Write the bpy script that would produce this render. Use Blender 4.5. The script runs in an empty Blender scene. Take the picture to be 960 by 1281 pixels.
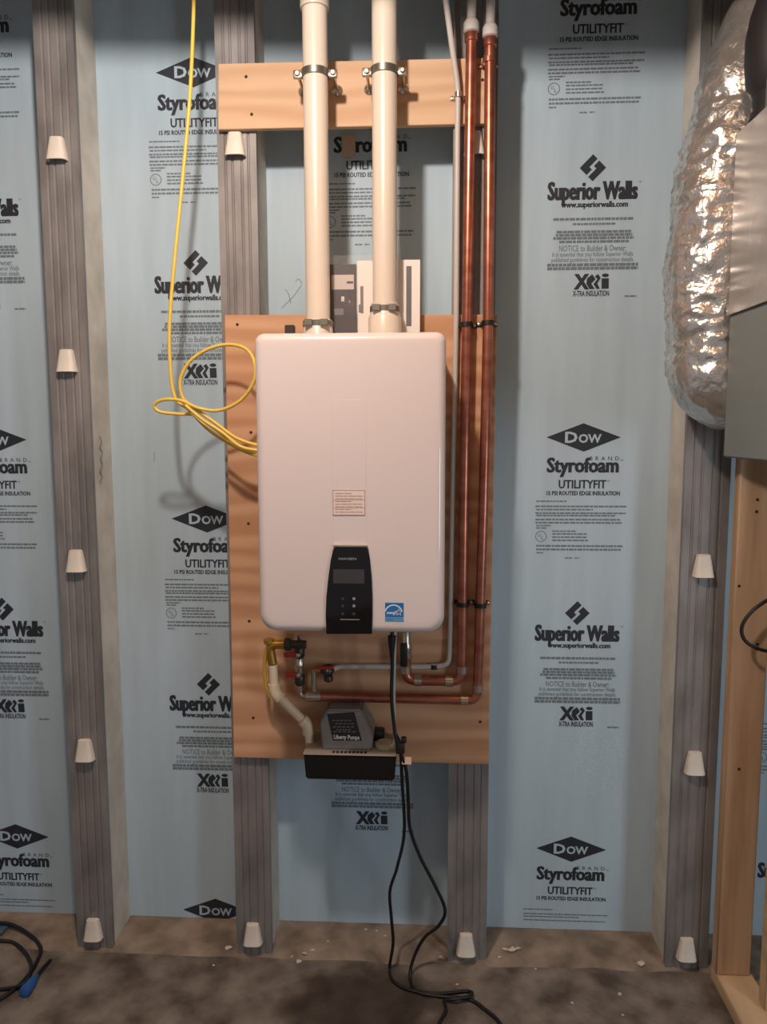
import bpy, bmesh, math, random
from mathutils import Vector, noise
random.seed(7)
SC = bpy.context.scene
COL = SC.collection

# ------------------------------------------------------------------ camera
F_PX, PITCH, YAW, ROLL = 957.7, 0.10933, 0.05205, -0.00211
CAM = Vector((0.0, -2.12, 1.5758))
fwd = Vector((-math.sin(YAW)*math.cos(PITCH), math.cos(YAW)*math.cos(PITCH), -math.sin(PITCH)))
rgt0 = Vector((math.cos(YAW), math.sin(YAW), 0)); up0 = rgt0.cross(fwd)
rgt = math.cos(ROLL)*rgt0 + math.sin(ROLL)*up0
upv = math.cos(ROLL)*up0 - math.sin(ROLL)*rgt0
cd = bpy.data.cameras.new('camera'); cam = bpy.data.objects.new('camera', cd); COL.objects.link(cam)
cd.sensor_fit = 'VERTICAL'; cd.sensor_height = 36.0; cd.lens = F_PX/1281*36.0; cd.clip_start = 0.02
from mathutils import Matrix
cam.matrix_world = Matrix(((rgt.x, upv.x, -fwd.x, CAM.x), (rgt.y, upv.y, -fwd.y, CAM.y), (rgt.z, upv.z, -fwd.z, CAM.z), (0, 0, 0, 1)))
SC.camera = cam

def ray(px, py):
    return fwd + rgt*((px-480)/F_PX) + upv*((640.5-py)/F_PX)
def P(px, py, Y):            # pixel -> point on the plane y = Y
    d = ray(px, py); return CAM + d*((Y-CAM.y)/d.y)
def G(px, py, z=0.0):        # pixel -> point on the plane z
    d = ray(px, py); return CAM + d*((z-CAM.z)/d.z)
def PX(px, py, X):           # pixel -> point on the plane x = X
    d = ray(px, py); return CAM + d*((X-CAM.x)/d.x)

# ------------------------------------------------------------------ light
W = bpy.data.worlds.new('world'); SC.world = W; W.use_nodes = True
bg = W.node_tree.nodes['Background']; bg.inputs[0].default_value = (0.92, 0.94, 1.0, 1); bg.inputs[1].default_value = 0.21
def lamp(name, loc, power, col, r):
    l = bpy.data.lights.new(name, 'POINT'); l.energy = power; l.color = col; l.shadow_soft_size = r
    o = bpy.data.objects.new(name, l); COL.objects.link(o); o.location = loc; return o
lamp('ceiling_bulb', (-0.36, -1.22, 2.70), 70, (1.0, 0.85, 0.75), 0.045)
sw = bpy.data.lights.new('side_window', 'AREA'); sw.shape = 'RECTANGLE'; sw.size = 0.45; sw.size_y = 1.3; sw.energy = 19; sw.color = (0.86, 0.93, 1.0)
swo = bpy.data.objects.new('side_window', sw); COL.objects.link(swo); swo.location = (2.3, -2.7, 1.35)     # daylight from a basement window to the right
swo.rotation_euler = (Vector((0.0, -0.2, 1.3))-Vector((2.3, -2.7, 1.35))).to_track_quat('-Z', 'Y').to_euler()
SC.view_settings.view_transform = 'Standard'; SC.view_settings.look = 'None'
SC.view_settings.gamma = 1.0; SC.view_settings.use_curve_mapping = False
SC.view_settings.exposure = 0.0

# ------------------------------------------------------------------ materials
def lin(c):
    c = c/255.0
    return c/12.92 if c <= 0.04045 else ((c+0.055)/1.055)**2.4
def rgb(r, g, b): return (lin(r), lin(g), lin(b), 1)
MATS = {}
def mat(name, c, rough=0.6, metal=0.0, var=0.0, scale=8.0, stretch=(1, 1, 1), bump=0.0, bscale=60.0, spec=0.5, alpha=1.0, c2=None, coat=0.0, trans=0.0, detail=4.0, lo=0.35, hi=0.65):
    m = bpy.data.materials.new(name); m.use_nodes = True; nt = m.node_tree; b = nt.nodes['Principled BSDF']
    b.inputs['Base Color'].default_value = rgb(*c); b.inputs['Roughness'].default_value = rough
    b.inputs['Metallic'].default_value = metal; b.inputs['Specular IOR Level'].default_value = spec
    b.inputs['Alpha'].default_value = alpha; b.inputs['Coat Weight'].default_value = coat
    b.inputs['Transmission Weight'].default_value = trans
    if var or c2 or bump:
        tc = nt.nodes.new('ShaderNodeTexCoord'); mp = nt.nodes.new('ShaderNodeMapping'); mp.inputs['Scale'].default_value = stretch
        nt.links.new(tc.outputs['Object'], mp.inputs[0])
    if var or c2:
        n = nt.nodes.new('ShaderNodeTexNoise'); n.inputs['Scale'].default_value = scale; n.inputs['Detail'].default_value = detail
        nt.links.new(mp.outputs[0], n.inputs['Vector'])
        r = nt.nodes.new('ShaderNodeValToRGB'); r.color_ramp.elements[0].position = lo; r.color_ramp.elements[1].position = hi
        d = c2 if c2 else tuple(v*(1-var) for v in c)
        r.color_ramp.elements[0].color = rgb(*d); r.color_ramp.elements[1].color = rgb(*c)
        nt.links.new(n.outputs[0], r.inputs[0]); nt.links.new(r.outputs[0], b.inputs['Base Color'])
    if bump:
        n2 = nt.nodes.new('ShaderNodeTexNoise'); n2.inputs['Scale'].default_value = bscale; n2.inputs['Detail'].default_value = 3
        nt.links.new(mp.outputs[0], n2.inputs['Vector'])
        bp = nt.nodes.new('ShaderNodeBump'); bp.inputs['Strength'].default_value = bump; bp.inputs['Distance'].default_value = 0.01
        nt.links.new(n2.outputs[0], bp.inputs['Height']); nt.links.new(bp.outputs[0], b.inputs['Normal'])
    MATS[name] = m; return m
mat('foam', (185, 208, 222), 0.55, var=0.05, scale=3.0, stretch=(5, 1, .6), bump=0.04, bscale=150, spec=0.35)
mat('stud_side', (214, 208, 196), 0.7, var=0.12, scale=9, bump=0.05, bscale=80)
mat('galvanised', (148, 145, 144), 0.5, metal=0.2, var=0.2, scale=4, stretch=(3, 3, 1.3), bump=0.03, bscale=90)
mat('plug_plastic', (232, 226, 214), 0.5, var=0.05, scale=20)
mat('concrete', (140, 132, 122), 0.85, c2=(86, 78, 71), scale=9, bump=0.35, bscale=70, spec=0.25, detail=8)
mat('ledge_concrete', (156, 142, 127), 0.9, c2=(112, 100, 89), scale=11, bump=0.3, bscale=50, spec=0.2, detail=8)
mat('back_concrete', (150, 148, 142), 0.9, var=0.1, bump=0.1)
mat('print_ink', (40, 46, 56), 0.55)
mat('print_grey', (112, 126, 134), 0.6)
mat('pencil', (98, 100, 104), 0.7)
mat('pine', (204, 174, 142), 0.7, c2=(180, 146, 114), scale=3, stretch=(9, 9, 0.7), bump=0.05, bscale=30)
mat('pale_pine', (214, 188, 152), 0.75, c2=(188, 158, 122), scale=3, stretch=(6, 1, 6), bump=0.05, bscale=30)
mat('joist_wood', (190, 156, 116), 0.8, c2=(160, 126, 90), scale=3, stretch=(0.7, 9, 9))
mat('heater_white', (224, 212, 210), 0.14, spec=0.5, coat=0.3)
mat('heater_body', (206, 200, 196), 0.4)
mat('black_gloss', (20, 18, 20), 0.18, spec=0.5)
mat('screen', (66, 62, 66), 0.25)
mat('panel_mark', (150, 146, 146), 0.4)
mat('sticker_line', (176, 128, 118), 0.6)
mat('sticker_paper', (232, 216, 210), 0.45)
mat('blue_print', (36, 112, 178), 0.45)
mat('light_blue', (120, 176, 214), 0.45)
mat('white_print', (236, 240, 242), 0.5)
mat('pvc', (222, 210, 194), 0.3, spec=0.5)
mat('cream_pvc', (226, 206, 176), 0.35)
mat('band_steel', (150, 146, 138), 0.32, metal=0.8)
mat('zinc', (196, 188, 174), 0.28, metal=0.9)
mat('copper', (196, 128, 106), 0.32, metal=0.8, c2=(164, 98, 80), scale=14, stretch=(1, 1, 2))
mat('solder', (206, 190, 176), 0.25, metal=0.9)
mat('pex', (196, 191, 186), 0.4, spec=0.4)
mat('brass', (186, 146, 70), 0.3, metal=0.85)
mat('red_plastic', (170, 40, 34), 0.45)
mat('black_plastic', (26, 25, 27), 0.45)
mat('black_rubber', (20, 20, 22), 0.5)
mat('dark_metal', (72, 68, 64), 0.4, metal=0.6)
mat('pump_black', (16, 15, 17), 0.4)
mat('pump_grey', (134, 128, 124), 0.55, var=0.06, scale=20)
mat('pump_plate', (164, 152, 138), 0.55)
mat('pump_label', (34, 26, 30), 0.5)
mat('label_text', (226, 220, 214), 0.5)
mat('dull_text', (120, 108, 106), 0.5)
mat('beige', (196, 182, 158), 0.55)
mat('pink_tag', (240, 196, 172), 0.6)
mat('yellow_cable', (236, 204, 92), 0.4)
mat('yellow_tube', (190, 150, 60), 0.25)
mat('foil', (216, 214, 210), 0.24, metal=0.8, bump=0.7, bscale=30)
mat('cabinet_grey', (122, 130, 128), 0.55, var=0.05, scale=4)
mat('foil_wrap', (176, 172, 168), 0.42, metal=0.3, bump=0.3, bscale=18, var=0.08, scale=6)
mat('flue_black', (34, 32, 33), 0.5)
mat('booklet_black', (48, 42, 50), 0.3, coat=0.4)
mat('booklet_pale', (198, 184, 178), 0.5)
mat('paper', (238, 230, 222), 0.5)
mat('grey_stripe', (104, 102, 108), 0.5)
mat('clear_bag', (240, 236, 232), 0.08, alpha=0.10, spec=0.9)
mat('blue_plastic', (44, 92, 160), 0.4)
mat('grey_blue', (70, 92, 112), 0.5)
mat('crumb', (208, 198, 186), 0.8)
mat('screw', (60, 46, 38), 0.5, metal=0.4)
mat('tan_sticker', (206, 184, 160), 0.4)

def plywood(name, light, dark, seedloc):
    m = bpy.data.materials.new(name); m.use_nodes = True; nt = m.node_tree; b = nt.nodes['Principled BSDF']
    b.inputs['Roughness'].default_value = 0.62; b.inputs['Specular IOR Level'].default_value = 0.35
    tc = nt.nodes.new('ShaderNodeTexCoord'); mp = nt.nodes.new('ShaderNodeMapping'); mp.inputs['Scale'].default_value = (0.9, 1, 5.5); mp.inputs['Location'].default_value = seedloc
    mp.inputs['Rotation'].default_value = (0, 0.12, 0)
    nt.links.new(tc.outputs['Object'], mp.inputs[0])
    w = nt.nodes.new('ShaderNodeTexWave'); w.wave_type = 'BANDS'; w.bands_direction = 'Z'; w.inputs['Scale'].default_value = 0.9
    w.inputs['Distortion'].default_value = 14; w.inputs['Detail'].default_value = 3; w.inputs['Detail Scale'].default_value = 0.9
    nt.links.new(mp.outputs[0], w.inputs['Vector'])
    n = nt.nodes.new('ShaderNodeTexNoise'); n.inputs['Scale'].default_value = 2.2; n.inputs['Detail'].default_value = 6
    nt.links.new(mp.outputs[0], n.inputs['Vector'])
    mx = nt.nodes.new('ShaderNodeMath'); mx.operation = 'MULTIPLY_ADD'; mx.inputs[1].default_value = 0.4
    nt.links.new(w.outputs['Fac'], mx.inputs[0]); 
    m2 = nt.nodes.new('ShaderNodeMath'); m2.operation = 'MULTIPLY'; m2.inputs[1].default_value = 0.6; nt.links.new(n.outputs[0], m2.inputs[0])
    nt.links.new(m2.outputs[0], mx.inputs[2])
    r = nt.nodes.new('ShaderNodeValToRGB'); r.color_ramp.elements[0].position = 0.22; r.color_ramp.elements[1].position = 0.72
    r.color_ramp.elements[0].color = rgb(*dark); r.color_ramp.elements[1].color = rgb(*light)
    nt.links.new(mx.outputs[0], r.inputs[0]); nt.links.new(r.outputs[0], b.inputs['Base Color'])
    MATS[name] = m
plywood('plywood', (214, 170, 134), (190, 140, 104), (0.3, 0, 0.7))
plywood('plywood_strip', (216, 182, 148), (200, 160, 124), (2.3, 0, 1.7))

# dark damp stain of its own shape on the concrete
def stain(m, centre, size, dark):
    nt = m.node_tree; b = nt.nodes['Principled BSDF']; src = b.inputs['Base Color'].links[0].from_socket
    tc = nt.nodes.new('ShaderNodeTexCoord'); mp = nt.nodes.new('ShaderNodeMapping')
    mp.vector_type = 'TEXTURE'; mp.inputs['Location'].default_value = centre; mp.inputs['Scale'].default_value = size
    nt.links.new(tc.outputs['Object'], mp.inputs[0])
    n = nt.nodes.new('ShaderNodeTexNoise'); n.inputs['Scale'].default_value = 2.2; n.inputs['Detail'].default_value = 5
    nt.links.new(mp.outputs[0], n.inputs['Vector'])
    ln = nt.nodes.new('ShaderNodeVectorMath'); ln.operation = 'LENGTH'; nt.links.new(mp.outputs[0], ln.inputs[0])
    ad = nt.nodes.new('ShaderNodeMath'); ad.operation = 'MULTIPLY_ADD'; ad.inputs[1].default_value = 0.9
    nt.links.new(n.outputs[0], ad.inputs[0]); nt.links.new(ln.outputs['Value'], ad.inputs[2])
    mr = nt.nodes.new('ShaderNodeMapRange'); mr.inputs['From Min'].default_value = 1.1; mr.inputs['From Max'].default_value = 1.5
    mr.inputs['To Min'].default_value = 0.75; mr.inputs['To Max'].default_value = 0.0
    nt.links.new(ad.outputs[0], mr.inputs['Value'])
    mix = nt.nodes.new('ShaderNodeMix'); mix.data_type = 'RGBA'
    nt.links.new(mr.outputs[0], mix.inputs['Factor']); nt.links.new(src, mix.inputs[6]); mix.inputs[7].default_value = rgb(*dark)
    nt.links.new(mix.outputs[2], b.inputs['Base Color'])

# ------------------------------------------------------------------ mesh helpers
def B(): return bmesh.new()
def box(bm, x0, x1, y0, y1, z0, z1, bev=0.0, seg=1):
    n0 = len(bm.verts)
    vs = [bm.verts.new((x, y, z)) for x in (x0, x1) for y in (y0, y1) for z in (z0, z1)]
    fs = []
    for q in ((0, 1, 3, 2), (4, 6, 7, 5), (0, 4, 5, 1), (2, 3, 7, 6), (0, 2, 6, 4), (1, 5, 7, 3)):
        fs.append(bm.faces.new([vs[i] for i in q]))
    if bev:
        es = list({e for f in fs for e in f.edges})
        bmesh.ops.bevel(bm, geom=es, offset=bev, segments=seg, affect='EDGES', profile=0.5)
    return bm
def smooth_path(pts, sub=8):
    pts = [Vector(p) for p in pts]
    if len(pts) < 3: return pts
    out = []
    for i in range(len(pts)-1):
        p0 = pts[max(i-1, 0)]; p1 = pts[i]; p2 = pts[i+1]; p3 = pts[min(i+2, len(pts)-1)]
        for k in range(sub):
            t = k/sub
            out.append(0.5*((2*p1)+(p2-p0)*t+(2*p0-5*p1+4*p2-p3)*t*t+(3*p1-p0-3*p2+p3)*t**3))
    out.append(pts[-1]); return out
def fillet(pts, r, n=6):     # straight runs with rounded corners
    pts = [Vector(p) for p in pts]; out = [pts[0]]
    for i in range(1, len(pts)-1):
        a, b, c = pts[i-1], pts[i], pts[i+1]; u = (a-b).normalized(); v = (c-b).normalized()
        d = min(r, (a-b).length*.49, (c-b).length*.49)
        for k in range(n+1):
            t = k/n; out.append((b+u*d)*(1-t)**2 + b*2*t*(1-t) + (b+v*d)*t*t)
    out.append(pts[-1]); return out
def tube(bm, path, r, n=12, cap=True, rf=None):
    path = [Vector(p) for p in path]; rings = []; nrm = None
    for i, p in enumerate(path):
        t = (path[min(i+1, len(path)-1)]-path[max(i-1, 0)])
        t = t.normalized() if t.length > 1e-9 else Vector((0, 0, 1))
        if nrm is None:
            nrm = t.orthogonal().normalized()
        else:
            nrm = (nrm - t*nrm.dot(t)); nrm = nrm.normalized() if nrm.length > 1e-6 else t.orthogonal().normalized()
        bn = t.cross(nrm); ri = rf(i, len(path)) if rf else r
        rings.append([bm.verts.new(p+(nrm*math.cos(2*math.pi*k/n)+bn*math.sin(2*math.pi*k/n))*ri) for k in range(n)])
    for a, b in zip(rings, rings[1:]):
        for k in range(n): bm.faces.new((a[k], a[(k+1) % n], b[(k+1) % n], b[k]))
    if cap:
        bm.faces.new(list(reversed(rings[0]))); bm.faces.new(rings[-1])
    return rings
def lathe(bm, p, axis, prof, n=20):   # prof: (radius, distance along axis)
    p = Vector(p); axis = Vector(axis).normalized(); u = axis.orthogonal().normalized(); v = axis.cross(u); rings = []
    for r, h in prof:
        rings.append([bm.verts.new(p+axis*h+(u*math.cos(2*math.pi*k/n)+v*math.sin(2*math.pi*k/n))*max(r, 1e-5)) for k in range(n)])
    for a, b in zip(rings, rings[1:]):
        for k in range(n): bm.faces.new((a[k], a[(k+1) % n], b[(k+1) % n], b[k]))
    bm.faces.new(list(reversed(rings[0]))); bm.faces.new(rings[-1])
def prism(bm, poly, y0, y1, bev=0.0, seg=1):   # poly in (x, z), extruded along y
    a = [bm.verts.new((x, y0, z)) for x, z in poly]; b = [bm.verts.new((x, y1, z)) for x, z in poly]; n = len(poly)
    fs = [bm.faces.new(a), bm.faces.new(list(reversed(b)))]
    for k in range(n): fs.append(bm.faces.new((a[k], b[k], b[(k+1) % n], a[(k+1) % n])))
    if bev:
        bmesh.ops.bevel(bm, geom=list(fs[0].edges), offset=bev, segments=seg, affect='EDGES', profile=0.5)
def flat(bm, poly, y):       # a flat print polygon in (x, z) facing -y
    bm.faces.new([bm.verts.new((x, y, z)) for x, z in poly])
def rect(x0, x1, z0, z1): return [(x0, z0), (x1, z0), (x1, z1), (x0, z1)]
def torus_flat(bm, cx, cz, r0, r1, y, n=24, a0=0, a1=2*math.pi):
    pr = None
    for k in range(n+1):
        a = a0+(a1-a0)*k/n; c, s = math.cos(a), math.sin(a)
        q = (bm.verts.new((cx+r0*c, y, cz+r0*s)), bm.verts.new((cx+r1*c, y, cz+r1*s)))
        if pr: bm.faces.new((pr[0], q[0], q[1], pr[1]))
        pr = q

WORLD = {}
def obj(name, bm, m, parent=None, smooth=True, ang=40, origin=None):
    bmesh.ops.recalc_face_normals(bm, faces=bm.faces[:]) if smooth != 'flat' else None
    for f in bm.faces: f.smooth = bool(smooth) and smooth != 'flat'
    if smooth and smooth != 'flat':
        for e in bm.edges:
            if len(e.link_faces) == 2 and e.calc_face_angle(0) > math.radians(ang): e.smooth = False
    vs = bm.verts
    if origin is None:
        xs = [v.co.x for v in vs]; ys = [v.co.y for v in vs]; zs = [v.co.z for v in vs]
        origin = Vector(((min(xs)+max(xs))/2, (min(ys)+max(ys))/2, min(zs)))
    origin = Vector(origin)
    for v in vs: v.co -= origin
    me = bpy.data.meshes.new(name); bm.to_mesh(me); bm.free(); me.materials.append(MATS[m])
    o = bpy.data.objects.new(name, me); COL.objects.link(o)
    place(o, origin, parent); return o
def place(o, origin, parent=None):
    WORLD[o.name] = Vector(origin)
    o.location = Vector(origin) - (WORLD[parent.name] if parent else Vector())
    if parent: o.parent = parent
def inst(src, name, origin, parent=None):
    o = bpy.data.objects.new(name, src.data); COL.objects.link(o); place(o, origin, parent); return o
def tag(o, label, cat=None, group=None, kind=None):
    o['label'] = label
    if cat: o['category'] = cat
    if group: o['group'] = group
    if kind: o['kind'] = kind
    return o
def thing(name, label, cat, loc, group=None, kind=None):
    o = bpy.data.objects.new(name, None); o.empty_display_size = 0.05; COL.objects.link(o); place(o, loc)
    return tag(o, label, cat, group, kind)

_h = {}
def text_mesh(s, bold, space=1.0, shear=0.0):
    c = bpy.data.curves.new('t', 'FONT'); c.body = s; c.size = 1; c.offset = bold; c.resolution_u = 2; c.space_character = space; c.shear = shear
    o = bpy.data.objects.new('t', c); COL.objects.link(o)
    dg = bpy.context.evaluated_depsgraph_get(); me = o.evaluated_get(dg).to_mesh()
    vs = [(v.co.x, v.co.y) for v in me.vertices]; fs = [tuple(p.vertices) for p in me.polygons]
    o.evaluated_get(dg).to_mesh_clear(); bpy.data.objects.remove(o); bpy.data.curves.remove(c)
    return vs, fs
def text(bm, s, x0, x1, z0, z1, y, bold=0.0, space=1.0, shear=0.0, heavy=0.0):
    """letters between x0..x1, baseline z0, capital height up to z1"""
    if bold not in _h:
        v, _ = text_mesh('H', bold); _h[bold] = (min(q[1] for q in v), max(q[1] for q in v))
    b0, b1 = _h[bold]; vs, fs = text_mesh(s, bold, space, shear)
    l, r = min(q[0] for q in vs), max(q[0] for q in vs)
    # heavy faces: the same letters laid side by side thicken the upright strokes
    for i, k in enumerate((-1, 0, 1) if heavy else (0,)):
        out = []
        for vx, vy in vs:
            x = x0+(vx+k*heavy-l+heavy)/(r-l+2*heavy)*(x1-x0); z = z0+(vy-b0)/(b1-b0)*(z1-z0)
            out.append(bm.verts.new((x, y-i*0.00005, z)))
        for f in fs:
            try: bm.faces.new([out[i_] for i_ in f])
            except ValueError: pass
def greek(bm, x0, x1, z, h, y, last=1.0):     # a line of print too fine to read: word-long dashes
    x = x0; xe = x0+(x1-x0)*last
    while x < xe-0.002:
        w = random.uniform(0.006, 0.019); e = min(x+w, xe); flat(bm, rect(x, e, z-h/2, z+h/2), y); x = e+random.uniform(0.0014, 0.0024)

# ------------------------------------------------------------------ setting: back wall with studs and foam
YF = 0.15; TOP = 2.93
bm = B(); box(bm, -2.0, 2.2, 0.205, 0.26, -0.05, TOP)
wall = tag(obj('wall_back', bm, 'back_concrete', origin=(0, 0.2, 0)), 'basement wall of blue printed foam panels between steel-faced studs', 'wall', kind='structure')
bays = [(-1.95, -1.044), (-0.937, -0.554), (-0.45, 0.077), (0.19, 0.712), (0.832, 2.15)]
panels = []
for a, b in bays:
    bm = B(); box(bm, a-0.045, b+0.045, YF, 0.204, 0.012, TOP-0.002)
    panels.append(obj('foam_panel', bm, 'foam', wall))
def stud(x0, x1):
    bm = B(); box(bm, x0+0.003, x1-0.003, 0.006, YF+0.001, 0.0, TOP-0.001, 0.002)
    s = obj('wall_stud', bm, 'stud_side', wall)
    # steel facing, grooved along its length
    w = x1-x0; pr = [(x0-0.001, 0.016)]
    pr += [(x0-0.001, 0.0)]
    for c in (0.2, 0.38, 0.62, 0.8):
        for dx, y in ((-0.004, 0.0), (-0.0012, 0.0028), (0.0012, 0.0028), (0.004, 0.0)): pr.append((x0+w*c+dx, y))
    pr += [(x1+0.001, 0.0), (x1+0.001, 0.016)]
    pr += [(x1-0.0025, 0.016), (x1-0.0025, 0.0062), (x0+0.0025, 0.0062), (x0+0.0025, 0.016)]
    bm = B(); lo = [bm.verts.new((x, y, 0.001)) for x, y in pr]; hi = [bm.verts.new((x, y, TOP-0.003)) for x, y in pr]; n = len(pr)
    for k in range(n): bm.faces.new((lo[k], lo[(k+1) % n], hi[(k+1) % n], hi[k]))
    bm.faces.new(lo); bm.faces.new(hi)
    tag(obj('steel_facing', bm, 'galvanised', s, ang=20), 'grooved galvanised steel facing')
    return s
studs = [stud(-1.044, -0.937), stud(-0.554, -0.45), stud(0.077, 0.19), stud(0.712, 0.832)]
# scoop-shaped white plugs over the stud holes: hollow half cones open below
def plug_bm():
    bm = B(); n = 12; h = 0.062; prs = []
    for (r, d, z) in ((0.013, 0.010, h), (0.018, 0.016, h-0.002), (0.0275, 0.024, 0.004), (0.0285, 0.025, 0.0)):
        ring = []
        for k in range(n+1):
            a = math.pi*k/n; e = 0.55
            cx = math.copysign(abs(math.cos(a))**e, math.cos(a)); sy = math.sin(a)**e
            ring.append(bm.verts.new((r*cx, -d*sy, z)))
        prs.append(ring)
    for a, b in zip(prs, prs[1:]):
        for k in range(n): bm.faces.new((a[k], b[k], b[k+1], a[k+1]))
    bm.faces.new(list(prs[0]))
    bmesh.ops.recalc_face_normals(bm, faces=bm.faces[:])
    bmesh.ops.solidify(bm, geom=bm.faces[:], thickness=0.0035)
    return bm
plug0 = None
for si, px0 in enumerate((( 118, 1172), (317, 1178), (583, 1191), (858, 1197))):
    base = P(px0[0], px0[1], 0.0); z = base.z
    for k in range(5):
        hidden = si in (1, 2) and (0.55 < z < 1.90 or 2.34 < z < 2.56)      # covered flush by the plywood
        if hidden:
            z += 0.5635; continue
        if plug0 is None:
            plug0 = tag(obj('plastic_plug', plug_bm(), 'plug_plastic', studs[si], origin=(0, 0, 0)), 'white plastic scoop plug'); place(plug0, (base.x, 0, z), studs[si])
        else: tag(inst(plug0, 'plastic_plug', (base.x, 0, z), studs[si]), 'white plastic scoop plug')
        z += 0.5635
# print blocks: authored once in metres around their emblem, shared by every panel
def px_m(ox, oy):            # pixel offsets in the right-hand bay -> metres about (ox, oy)
    o = P(ox, oy, YF)
    return lambda x, y: (P(x, y, YF).x-o.x, P(x, y, YF).z-o.z)
YP = -0.0006
q = px_m(730, 547)
def R4(q, x0, x1, y0, y1):
    a = q(x0, y1); b = q(x1, y0); return a[0], b[0], a[1], b[1]
# DOW emblem: the diamond with letters standing on it
bm = B(); l, t, r_, b_ = q(684, 547), q(730.5, 529.5), q(777, 547), q(730.5, 565)
prism(bm, [l, b_, r_, t], YP, 0.0); dow_diamond = bm
dow_me = obj('dow_diamond', bm, 'print_ink', smooth=False, origin=(0, 0, 0))
bm = B(); x0, x1, z0, z1 = R4(q, 707, 723, 540, 554); text(bm, 'D', x0, x1, z0, z1, YP-0.0004, 0.03)
x0, x1, z0, z1 = R4(q, 724, 753, 543, 554); text(bm, 'OW', x0, x1, z0, z1, YP-0.0004, 0.03)
torus_flat(bm, *q(756, 559), 0.0014, 0.002, YP-0.0004, 10)
dow_tx = obj('dow_lettering', bm, 'foam', smooth=False, origin=(0, 0, 0))
bm = B()
for s, x0, x1, y0, y1, bo, sp in (('BRAND', 738, 775, 571, 576, 0.0, 1.8), ('Styrofoam', 684, 775, 572.5, 591, 0.018, 1.0), ('TM', 776.5, 780, 575, 577, 0, 1), ('UTILITYFIT', 699, 759, 600.5, 611, 0.02, 1), ('TM', 760, 763, 601, 603, 0, 1), ('15 PSI ROUTED EDGE INSULATION', 684, 776, 614.5, 619.5, 0.025, 1)):
    a = R4(q, x0, x1, y0, y1); text(bm, s, *a, YP, bo, sp, heavy=0.035 if s == 'Styrofoam' else 0.012 if s != 'TM' and s != 'BRAND' else 0)
sty_me = obj('styrofoam_lettering', bm, 'print_ink', smooth=False, origin=(0, 0, 0))
bm = B()
for x0, x1, y in ((671, 710, 627), (670, 785, 633.5), (671, 742, 637.5), (670, 783, 642), (671, 770, 645), (670, 776, 650), (670, 778, 654), (671, 690, 657.5), (671, 684, 660.5),
                  (691, 722, 664.5), (691, 735, 668), (691, 734, 672), (691, 736, 676), (671, 780, 683), (671, 777, 687.5), (671, 680, 691.5), (707, 716, 698), (719, 725, 698)):
    a = R4(q, x0, x1, y-.8, y+.8); greek(bm, a[0], a[1], (a[2]+a[3])/2, a[3]-a[2], YP)
c = q(677, 671); torus_flat(bm, c[0], c[1], 0.0145, 0.0168, YP, 20)
text(bm, 'U', c[0]-0.008, c[0]-0.001, c[1]-0.001, c[1]+0.009, YP, 0.02); text(bm, 'L', c[0]+0.001, c[0]+0.008, c[1]-0.009, c[1]+0.001, YP, 0.02)
fineA_me = obj('fine_print', bm, 'print_grey', smooth=False, origin=(0, 0, 0))
q = px_m(722.5, 767)
bm = B(); hw = (q(738, 767)[0]-q(707, 767)[0])/2
for poly in ([(0, 0), (1, 0), (1, .34), (.40, .34), (.40, .53), (0, .53)], [(1, 1), (0, 1), (0, .66), (.60, .66), (.60, .47), (1, .47)]):
    flat(bm, [((-1+u+v)*hw, (u-v)*hw) for u, v in poly], YP)
a = R4(q, 669, 776, 782.5, 801.5); text(bm, 'Superior Walls', a[0], a[1], a[2], a[3], YP, 0.022, 1.0, heavy=0.05)
text(bm, 'TM', *R4(q, 776.5, 779.5, 783, 785), YP)
text(bm, 'www.superiorwalls.com', *R4(q, 685, 764, 804.5, 810), YP, 0.02, heavy=0.03)
sup_me = obj('superior_walls_lettering', bm, 'print_ink', smooth=False, origin=(0, 0, 0))
bm = B()
text(bm, 'NOTICE to Builder & Owner:', *R4(q, 683, 762, 853, 858.5), YP, 0.012)
text(bm, 'It is essential that you follow Superior Walls', *R4(q, 675, 770, 860.5, 864), YP, 0.012)
text(bm, 'published guidelines for construction details.', *R4(q, 674, 771, 866.5, 870), YP, 0.012)
for x0, x1, y in ((676, 770, 823.5), (699, 749, 829), (680, 768, 837.5), (679, 769, 841), (676, 771, 844.5), (683, 765, 848.5), (669, 776, 874), (669, 776, 878), (760, 775, 910)):
    a = R4(q, x0, x1, y-.8, y+.8); greek(bm, a[0], a[1], (a[2]+a[3])/2, a[3]-a[2], YP)
fineB_me = obj('fine_print', bm, 'print_grey', smooth=False, origin=(0, 0, 0))
bm = B()
text(bm, 'X', *R4(q, 700, 719, 884, 901), YP, 0.06)
zz = lambda *pts: flat(bm, [q(*p) for p in pts], YP)
zz((716, 889), (722, 884.5), (726, 890), (721, 895), (725, 901), (719, 901), (715, 895))
zz((725, 887), (729, 884.5), (732, 889), (728, 895), (731, 901), (727, 901), (723.5, 895.5), (728, 890))
zz((733, 901), (733, 889.5), (741.5, 889.5), (741.5, 901)); c = q(737.5, 886.2)
flat(bm, [(c[0]+0.010*math.cos(k*math.pi/6), c[1]+0.0052*math.sin(k*math.pi/6)) for k in range(12)], YP)
text(bm, 'X-TRA INSULATION', *R4(q, 699, 742, 903, 908.5), YP, 0.03)
xtra_me = obj('xtra_emblem', bm, 'print_ink', smooth=False, origin=(0, 0, 0))
SRC = {'A': [(dow_me, 'dow_diamond'), (dow_tx, 'dow_lettering'), (sty_me, 'styrofoam_lettering'), (fineA_me, 'fine_print')],
       'B': [(sup_me, 'superior_walls_lettering'), (fineB_me, 'fine_print'), (xtra_me, 'xtra_emblem')]}
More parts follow.
